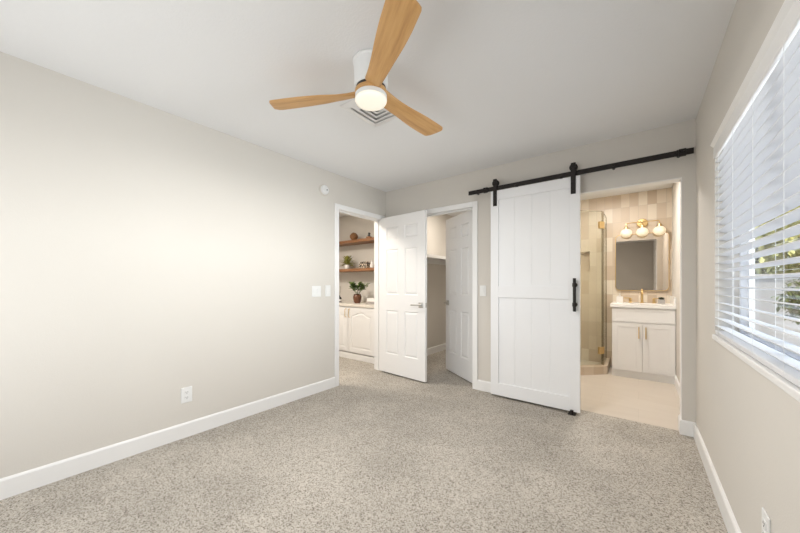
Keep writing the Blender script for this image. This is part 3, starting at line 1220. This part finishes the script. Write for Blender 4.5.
pp = thing('potted_succulent', 'tiny dark succulent in a grey cube pot on the vanity top', 'plant', (0.235, 5.22, CT))
b = BM()
box(b, -0.036, 0.036, -0.036, 0.036, 0, 0.055, 0.003)
obj('pot', b, M['grey_pot'], pp, 'grey cube pot')
b = BM()
for i in range(26):
    a = 2.4 * i
    el = radians(20 + 62 * i / 26)
    leaf(b, Vector((0.012 * cos(a), 0.012 * sin(a), 0.052)), Vector((cos(a) * cos(el), sin(a) * cos(el), sin(el))), Vector((0, 0, 1)), 0.036, 0.014, 0, -0.1)
obj('foliage', b, M['succulent'], pp, 'dark pointed leaves')

mir = thing('bathroom_mirror', 'rounded rectangular mirror in a thin brass frame above the vanity', 'mirror', (0.03, BY1, 1.475))
b = BM()
ring_prism(b, rrect(-0.292, 0.292, -0.392, 0.392, 0.055, 8), rrect(-0.285, 0.285, -0.385, 0.385, 0.048, 8), 'y', -0.028, 0.0)
obj('mirror_frame', b, M['brass'], mir)
b = BM()
prism(b, rrect(-0.286, 0.286, -0.386, 0.386, 0.049, 8), 'y', -0.016, -0.010)
obj('mirror_glass', b, M['mirror'], mir)

vl = thing('vanity_light', 'brass bar light with three glowing round globes above the mirror', 'wall lamp', (0.043, BY1, 2.005))
b = BM()
lathe(b, [(0, 0), (0.062, 0), (0.062, 0.014), (0.054, 0.022), (0, 0.024)], 36, (0, 0, 0), Matrix.Rotation(radians(90), 4, 'X'))
obj('back_plate', b, M['brass'], vl, None, 35)
b = BM()
tube(b, [(-0.176, -0.118, -0.045), (-0.176, -0.118, -0.008), (-0.168, -0.118, 0.002), (-0.15, -0.118, 0.003), (0.15, -0.118, 0.003), (0.168, -0.118, 0.002), (0.176, -0.118, -0.008), (0.176, -0.118, -0.045)], 0.006, 10)
cyl(b, (0, -0.118, 0.0), (0, -0.02, 0.0), 0.008, seg=12)
cyl(b, (0, -0.118, -0.04), (0, -0.118, 0.003), 0.006, seg=12)
obj('bar', b, M['brass'], vl, None, 35)
for x in (-0.176, 0.0, 0.176):
    b = BM()
    cyl(b, (x, -0.118, -0.078), (x, -0.118, -0.045), 0.024, 0.020, seg=20)
    so = obj('lamp_socket', b, M['brass'], vl, None, 35)
    b = BM()
    pf = []
    for i in range(17):
        a = pi * i / 16
        pf.append((max(0.0, 0.066 * sin(a)), 0.060 * cos(a)))
    pf[0], pf[-1] = (0.0, 0.060), (0.0, -0.060)
    lathe(b, pf, 32, (x, -0.118, -0.132))
    obj('globe', b, M['globe'], so, 'glowing frosted globe', 60)

# ------------------------------------------------------------------ hallway cabinet and shelves
CF = 3.40
hc = thing('hallway_cabinet', 'white built-in base cabinet with arched doors beyond the hallway doorway', 'cabinet', (-3.63, CF, 0))
b = BM()
box(b, -0.965, 0.745, 0.0, HY1 - CF - 0.002, 0.10, 0.822)
obj('carcass', b, M['cabinet'], hc)
b = BM()
box(b, -0.965, 0.745, -0.012, 0.03, 0.0, 0.092, 0.003)
obj('plinth', b, M['cabinet'], hc)
for x0 in (-0.561, 0.005):
    x1 = x0 + 0.556
    z0, z1 = 0.115, 0.808
    b = BM()
    st = 0.065
    box(b, x0, x0 + st, -0.020, 0, z0, z1, 0.0015)
    box(b, x1 - st, x1, -0.020, 0, z0, z1, 0.0015)
    box(b, x0 + st, x1 - st, -0.020, 0, z0, z0 + st, 0.0015)
    n = 24
    pa = []
    for i in range(n + 1):
        t = i / n
        k = 0.5 - 0.5 * cos(2 * pi * min(1, max(0, (t - 0.08) / 0.84)))
        pa.append((x0 + st + (x1 - x0 - 2 * st) * t, z1 - st - 0.055 + 0.055 * k ** 0.8))
    for (ua, za), (ub, zb) in zip(pa, pa[1:]):
        prism(b, [(ua, za), (ub, zb), (ub, z1 - 0.001), (ua, z1 - 0.001)], 'y', -0.020, 0)
    box(b, x0 + st, x1 - st, -0.012, 0, z0 + st, z1 - 0.02)
    # raised arched field
    inner = [(x0 + st + 0.02, z0 + st + 0.02), (x1 - st - 0.02, z0 + st + 0.02)] + [(min(max(u, x0 + st + 0.02), x1 - st - 0.02), zt - 0.022) for u, zt in reversed(pa)]
    A = [b.verts.new((u, -0.012, v)) for u, v in inner]
    cxm, czm = (x0 + x1) / 2, (z0 + z1) / 2
    Bq = [b.verts.new((cxm + (u - cxm) * 0.92, -0.0185, czm + (v - czm) * 0.95)) for u, v in inner]
    for i in range(len(A)):
        j = (i + 1) % len(A)
        b.faces.new((A[i], A[j], Bq[j], Bq[i]))
    b.faces.new(Bq)
    dr = obj('cabinet_door', b, M['cabinet'], hc)
    hx = x1 - 0.035 if x0 < 0 else x0 + 0.035
    b = BM()
    tube(b, [(hx, -0.020, 0.655), (hx, -0.045, 0.660), (hx, -0.050, 0.675), (hx, -0.050, 0.765), (hx, -0.045, 0.780), (hx, -0.020, 0.785)], 0.005, 10)
    obj('door_pull', b, M['brass'], dr, 'brass bow pull', 40)
b = BM()
box(b, -0.968, 0.748, -0.030, HY1 - CF - 0.001, 0.822, 0.862, 0.004)
tag(obj('hallway_countertop', b, M['hall_counter'], None, None, None, (-3.63, CF, 0)), 'cream countertop on the built-in hallway cabinet', 'countertop')
HCT = 0.862


def wood_shelf(z, label):
    b = BM()
    box(b, -0.855, 0.855, -0.135, 0.135, -0.023, 0.023, 0.003)
    o = obj('wall_shelf', b, M['shelf_wood'], None, None, None, (-3.74, HY1 - 0.136, z))
    return tag(o, label, 'shelf', 'wooden shelves in the hallway')


wood_shelf(1.904, 'thick brown floating wood shelf in the hallway, upper of two')
wood_shelf(1.415, 'thick brown floating wood shelf in the hallway, lower of two')
S1, S2 = 1.927, 1.438

b = BM()
lathe(b, [(0.0, -0.066)] + [(0.068 * sin(pi * i / 14), -0.068 * cos(pi * i / 14)) for i in range(1, 14)] + [(0.0, 0.066)], 28)
wb = tag(obj('woven_ball', b, M['woven'], None, None, 60, (-3.90, 3.77, S1 + 0.068)), 'brown woven decorative ball on the upper hallway shelf', 'ornament')
b = BM()
for k in range(7):
    m = Matrix.Rotation(k * 0.9, 3, 'Z') @ Matrix.Rotation(0.5 + k * 0.5, 3, 'X')
    tube(b, [m @ Vector((0.0685 * cos(2 * pi * i / 28), 0.0685 * sin(2 * pi * i / 28), 0)) for i in range(29)], 0.0035, 6)
bmesh.ops.translate(b, verts=b.verts, vec=(0, 0, 0))
obj('rattan_strand', b, M['woven'], wb, None, 60)

fg = thing('small_figurine', 'tiny dark figurine on a wooden block on the upper hallway shelf', 'ornament', (-3.535, 3.76, S1))
b = BM()
box(b, -0.04, 0.04, -0.03, 0.03, 0, 0.032, 0.003)
obj('block', b, M['shelf_wood'], fg, 'small wooden block')
b = BM()
lathe(b, [(0, 0.032), (0.02, 0.034), (0.022, 0.055), (0.014, 0.072), (0.017, 0.085), (0.010, 0.098), (0, 0.102)], 18)
prism(b, [(0.012, 0.06), (0.034, 0.078), (0.030, 0.084), (0.010, 0.074)], 'y', -0.006, 0.006)
obj('figure', b, M['dark'], fg, 'dark figure', 50)

pb = thing('potted_plant', 'bushy yellow-green plant in a white pot on the lower hallway shelf', 'plant', (-4.06, 3.76, S2))
b = BM()
lathe(b, [(0, 0), (0.032, 0), (0.045, 0.025), (0.047, 0.070), (0.043, 0.073), (0.041, 0.066), (0, 0.064)], 28)
obj('pot', b, M['ceramic'], pb, 'white rounded pot', 35)
b = BM()
for i in range(130):
    a = random.uniform(0, 2 * pi)
    el = radians(random.uniform(-5, 85))
    d = Vector((cos(a) * cos(el), sin(a) * cos(el), sin(el)))
    st0 = Vector((0, 0, 0.07)) + d * random.uniform(0.01, 0.12)
    leaf(b, st0, d + Vector((0, 0, 0.1)), Vector((0, 0, 1)), random.uniform(0.055, 0.09), 0.026, 0, 0.3)
for i in range(14):
    a = 2 * pi * i / 14
    tube(b, [(0, 0, 0.066), (0.05 * cos(a), 0.05 * sin(a), 0.13)], 0.0018, 5)
obj('foliage', b, M['leaf_a'], pb, 'yellow-green leaves')

b = BM()
prism(b, [(-0.105, 0), (0.075, 0), (0.105, 0.055), (0.080, 0.112), (-0.060, 0.112), (-0.105, 0.06)], 'y', -0.035, 0.035)
bmesh.ops.bevel(b, geom=b.edges[:], offset=0.004, segments=2, affect='EDGES')
tag(obj('patterned_ornament', b, M['pattern'], None, None, None, (-3.655, 3.78, S2)), 'black and cream patterned ornament on the lower hallway shelf', 'ornament')

b = BM()
lathe(b, [(0, 0), (0.026, 0), (0.034, 0.025), (0.030, 0.06), (0.014, 0.085), (0.012, 0.115), (0.016, 0.12), (0.010, 0.118), (0, 0.09)], 24)
tag(obj('small_vase', b, M['ceramic'], None, None, 40, (-3.475, 3.77, S2)), 'small white bottle vase at the right on the lower hallway shelf', 'vase')

pv = thing('vase_plant', 'green leafy plant in a brown vase on the hallway countertop', 'plant', (-3.645, 3.60, HCT))
b = BM()
lathe(b, [(0, 0), (0.042, 0), (0.056, 0.025), (0.070, 0.085), (0.068, 0.115), (0.056, 0.135), (0.060, 0.147), (0.050, 0.145), (0.045, 0.12), (0, 0.11)], 28)
obj('vase', b, M['vase_brown'], pv, 'brown ribbed vase', 40)
b = BM()
for i in range(13):
    a = 2 * pi * i / 13 + random.uniform(-.2, .2)
    rr = random.uniform(0.08, 0.19)
    zt = random.uniform(0.24, 0.38)
    tip = Vector((rr * cos(a), rr * sin(a) * 0.7, zt))
    mid = Vector((rr * 0.3 * cos(a), rr * 0.3 * sin(a), zt * 0.65))
    tube(b, [(0, 0, 0.11), mid, tip], 0.0022, 5)
    for k in range(9):
        t = 0.4 + 0.6 * k / 8
        p = mid.lerp(tip, t)
        aa = random.uniform(0, 2 * pi)
        d = Vector((cos(aa), sin(aa), random.uniform(-0.1, 0.7))) + (tip - mid).normalized() * 0.5
        leaf(b, p, d, Vector((0, 0, 1)), random.uniform(0.06, 0.095), random.uniform(0.042, 0.06), 0, 0.25)
obj('foliage', b, M['leaf_b'], pv, 'broad green leaves')


def book(loc, rz, wd, dp, th, cover, label):
    t = thing('book', label, 'book', loc, rz, 'books on the hallway countertop')
    b = BM()
    box(b, -wd / 2, wd / 2, -dp / 2, dp / 2, 0, 0.004)
    box(b, -wd / 2, wd / 2, -dp / 2, dp / 2, th - 0.004, th)
    box(b, -wd / 2, wd / 2, -dp / 2, -dp / 2 + 0.005, 0.004, th - 0.004)
    obj('cover', b, cover, t)
    b = BM()
    box(b, -wd / 2 + 0.006, wd / 2 - 0.006, -dp / 2 + 0.005, dp / 2 - 0.006, 0.004, th - 0.004)
    obj('pages', b, M['paper'], t)


book((-3.235, 3.60, HCT), 0.0, 0.25, 0.18, 0.042, M['book_grey'], 'grey book at the bottom of the stack on the hallway countertop')
book((-3.23, 3.60, HCT + 0.042), 0.03, 0.235, 0.17, 0.052, M['book_white'], 'white book on top of the grey one on the hallway countertop')

rd = thing('reed_diffuser', 'dark reed diffuser bottle at the left end of the hallway countertop', 'diffuser', (-4.075, 3.60, HCT))
b = BM()
lathe(b, [(0, 0), (0.034, 0), (0.036, 0.01), (0.036, 0.07), (0.030, 0.085), (0.014, 0.095), (0.014, 0.115), (0.010, 0.115), (0, 0.10)], 24)
obj('bottle', b, M['bottle'], rd, 'dark glass bottle', 40)
b = BM()
lathe(b, [(0.0365, 0.02), (0.0368, 0.02), (0.0368, 0.055), (0.0365, 0.055)], 24)
obj('bottle_label', b, M['book_white'], rd, 'white blank bottle label', 40)
b = BM()
for i in range(5):
    a = 2 * pi * i / 5
    tube(b, [(0, 0, 0.05), (0.025 * cos(a), 0.025 * sin(a), 0.28)], 0.0016, 6)
obj('reeds', b, M['reed'], rd, 'thin brown reeds')

# ------------------------------------------------------------------ outside the window
bm = BM()
box(bm, XR + 0.155, 9.0, -4.0, 18.0, -0.25, -0.15)
struct('ground', bm, M['gravel'])
b = BM()
box(b, 0.75, 8.5, 9.2, 9.4, -0.15, 1.30)
box(b, 0.70, 8.5, 9.15, 9.45, 1.30, 1.37, 0.01)
tag(obj('garden_wall', b, M['stucco']), 'pale stucco garden wall seen through the blinds', 'garden wall')


def tree(name, label, cat, loc, h, crad, n, mat_, ls, squash=1.0):
    t = thing(name, label, cat, loc)
    b = BM()
    tube(b, [(0, 0, 0), (0.03, 0.02, h * 0.35), (-0.02, 0.04, h * 0.7)], [0.07 * h / 3, 0.055 * h / 3, 0.03 * h / 3], 10)
    for i in range(6):
        a = i * 1.05
        tube(b, [(0, 0.02, h * (0.3 + 0.05 * i)), (crad * 0.6 * cos(a), crad * 0.6 * sin(a), h * (0.5 + 0.07 * i))], [0.03 * h / 3, 0.01 * h / 3], 7)
    obj('trunk', b, M['bark'], t, 'brown trunk', 60)
    b = BM()
    for i in range(n):
        while True:
            p = Vector((random.uniform(-1, 1), random.uniform(-1, 1), random.uniform(-1, 1)))
            if 0.2 < p.length < 1:
                break
        p = Vector((p.x * crad, p.y * crad, p.z * crad * squash + h - crad * squash))
        d = Vector((random.uniform(-1, 1), random.uniform(-1, 1), random.uniform(-1, 0.6)))
        leaf(b, p, d, Vector((0, 0, 1)), ls * random.uniform(0.7, 1.3), ls * 0.5, 0, 0.2)
    obj('crown', b, mat_, t)
    return t


tree('garden_tree', 'golden leafy tree beyond the garden wall, farther left through the blinds', 'tree', (2.2, 10.9, -0.15), 3.9, 1.45, 6000, M['leaf_gold'], 0.17, 0.95)
tree('garden_tree', 'golden leafy tree beyond the garden wall, nearest the right picture edge', 'tree', (5.3, 11.1, -0.15), 3.9, 1.5, 3500, M['leaf_gold'], 0.17, 0.95)
tree('garden_shrub', 'dark olive shrub in front of the garden wall seen through the blinds', 'shrub', (2.16, 7.9, -0.15), 1.45, 0.32, 700, M['leaf_olive'], 0.10, 1.2)
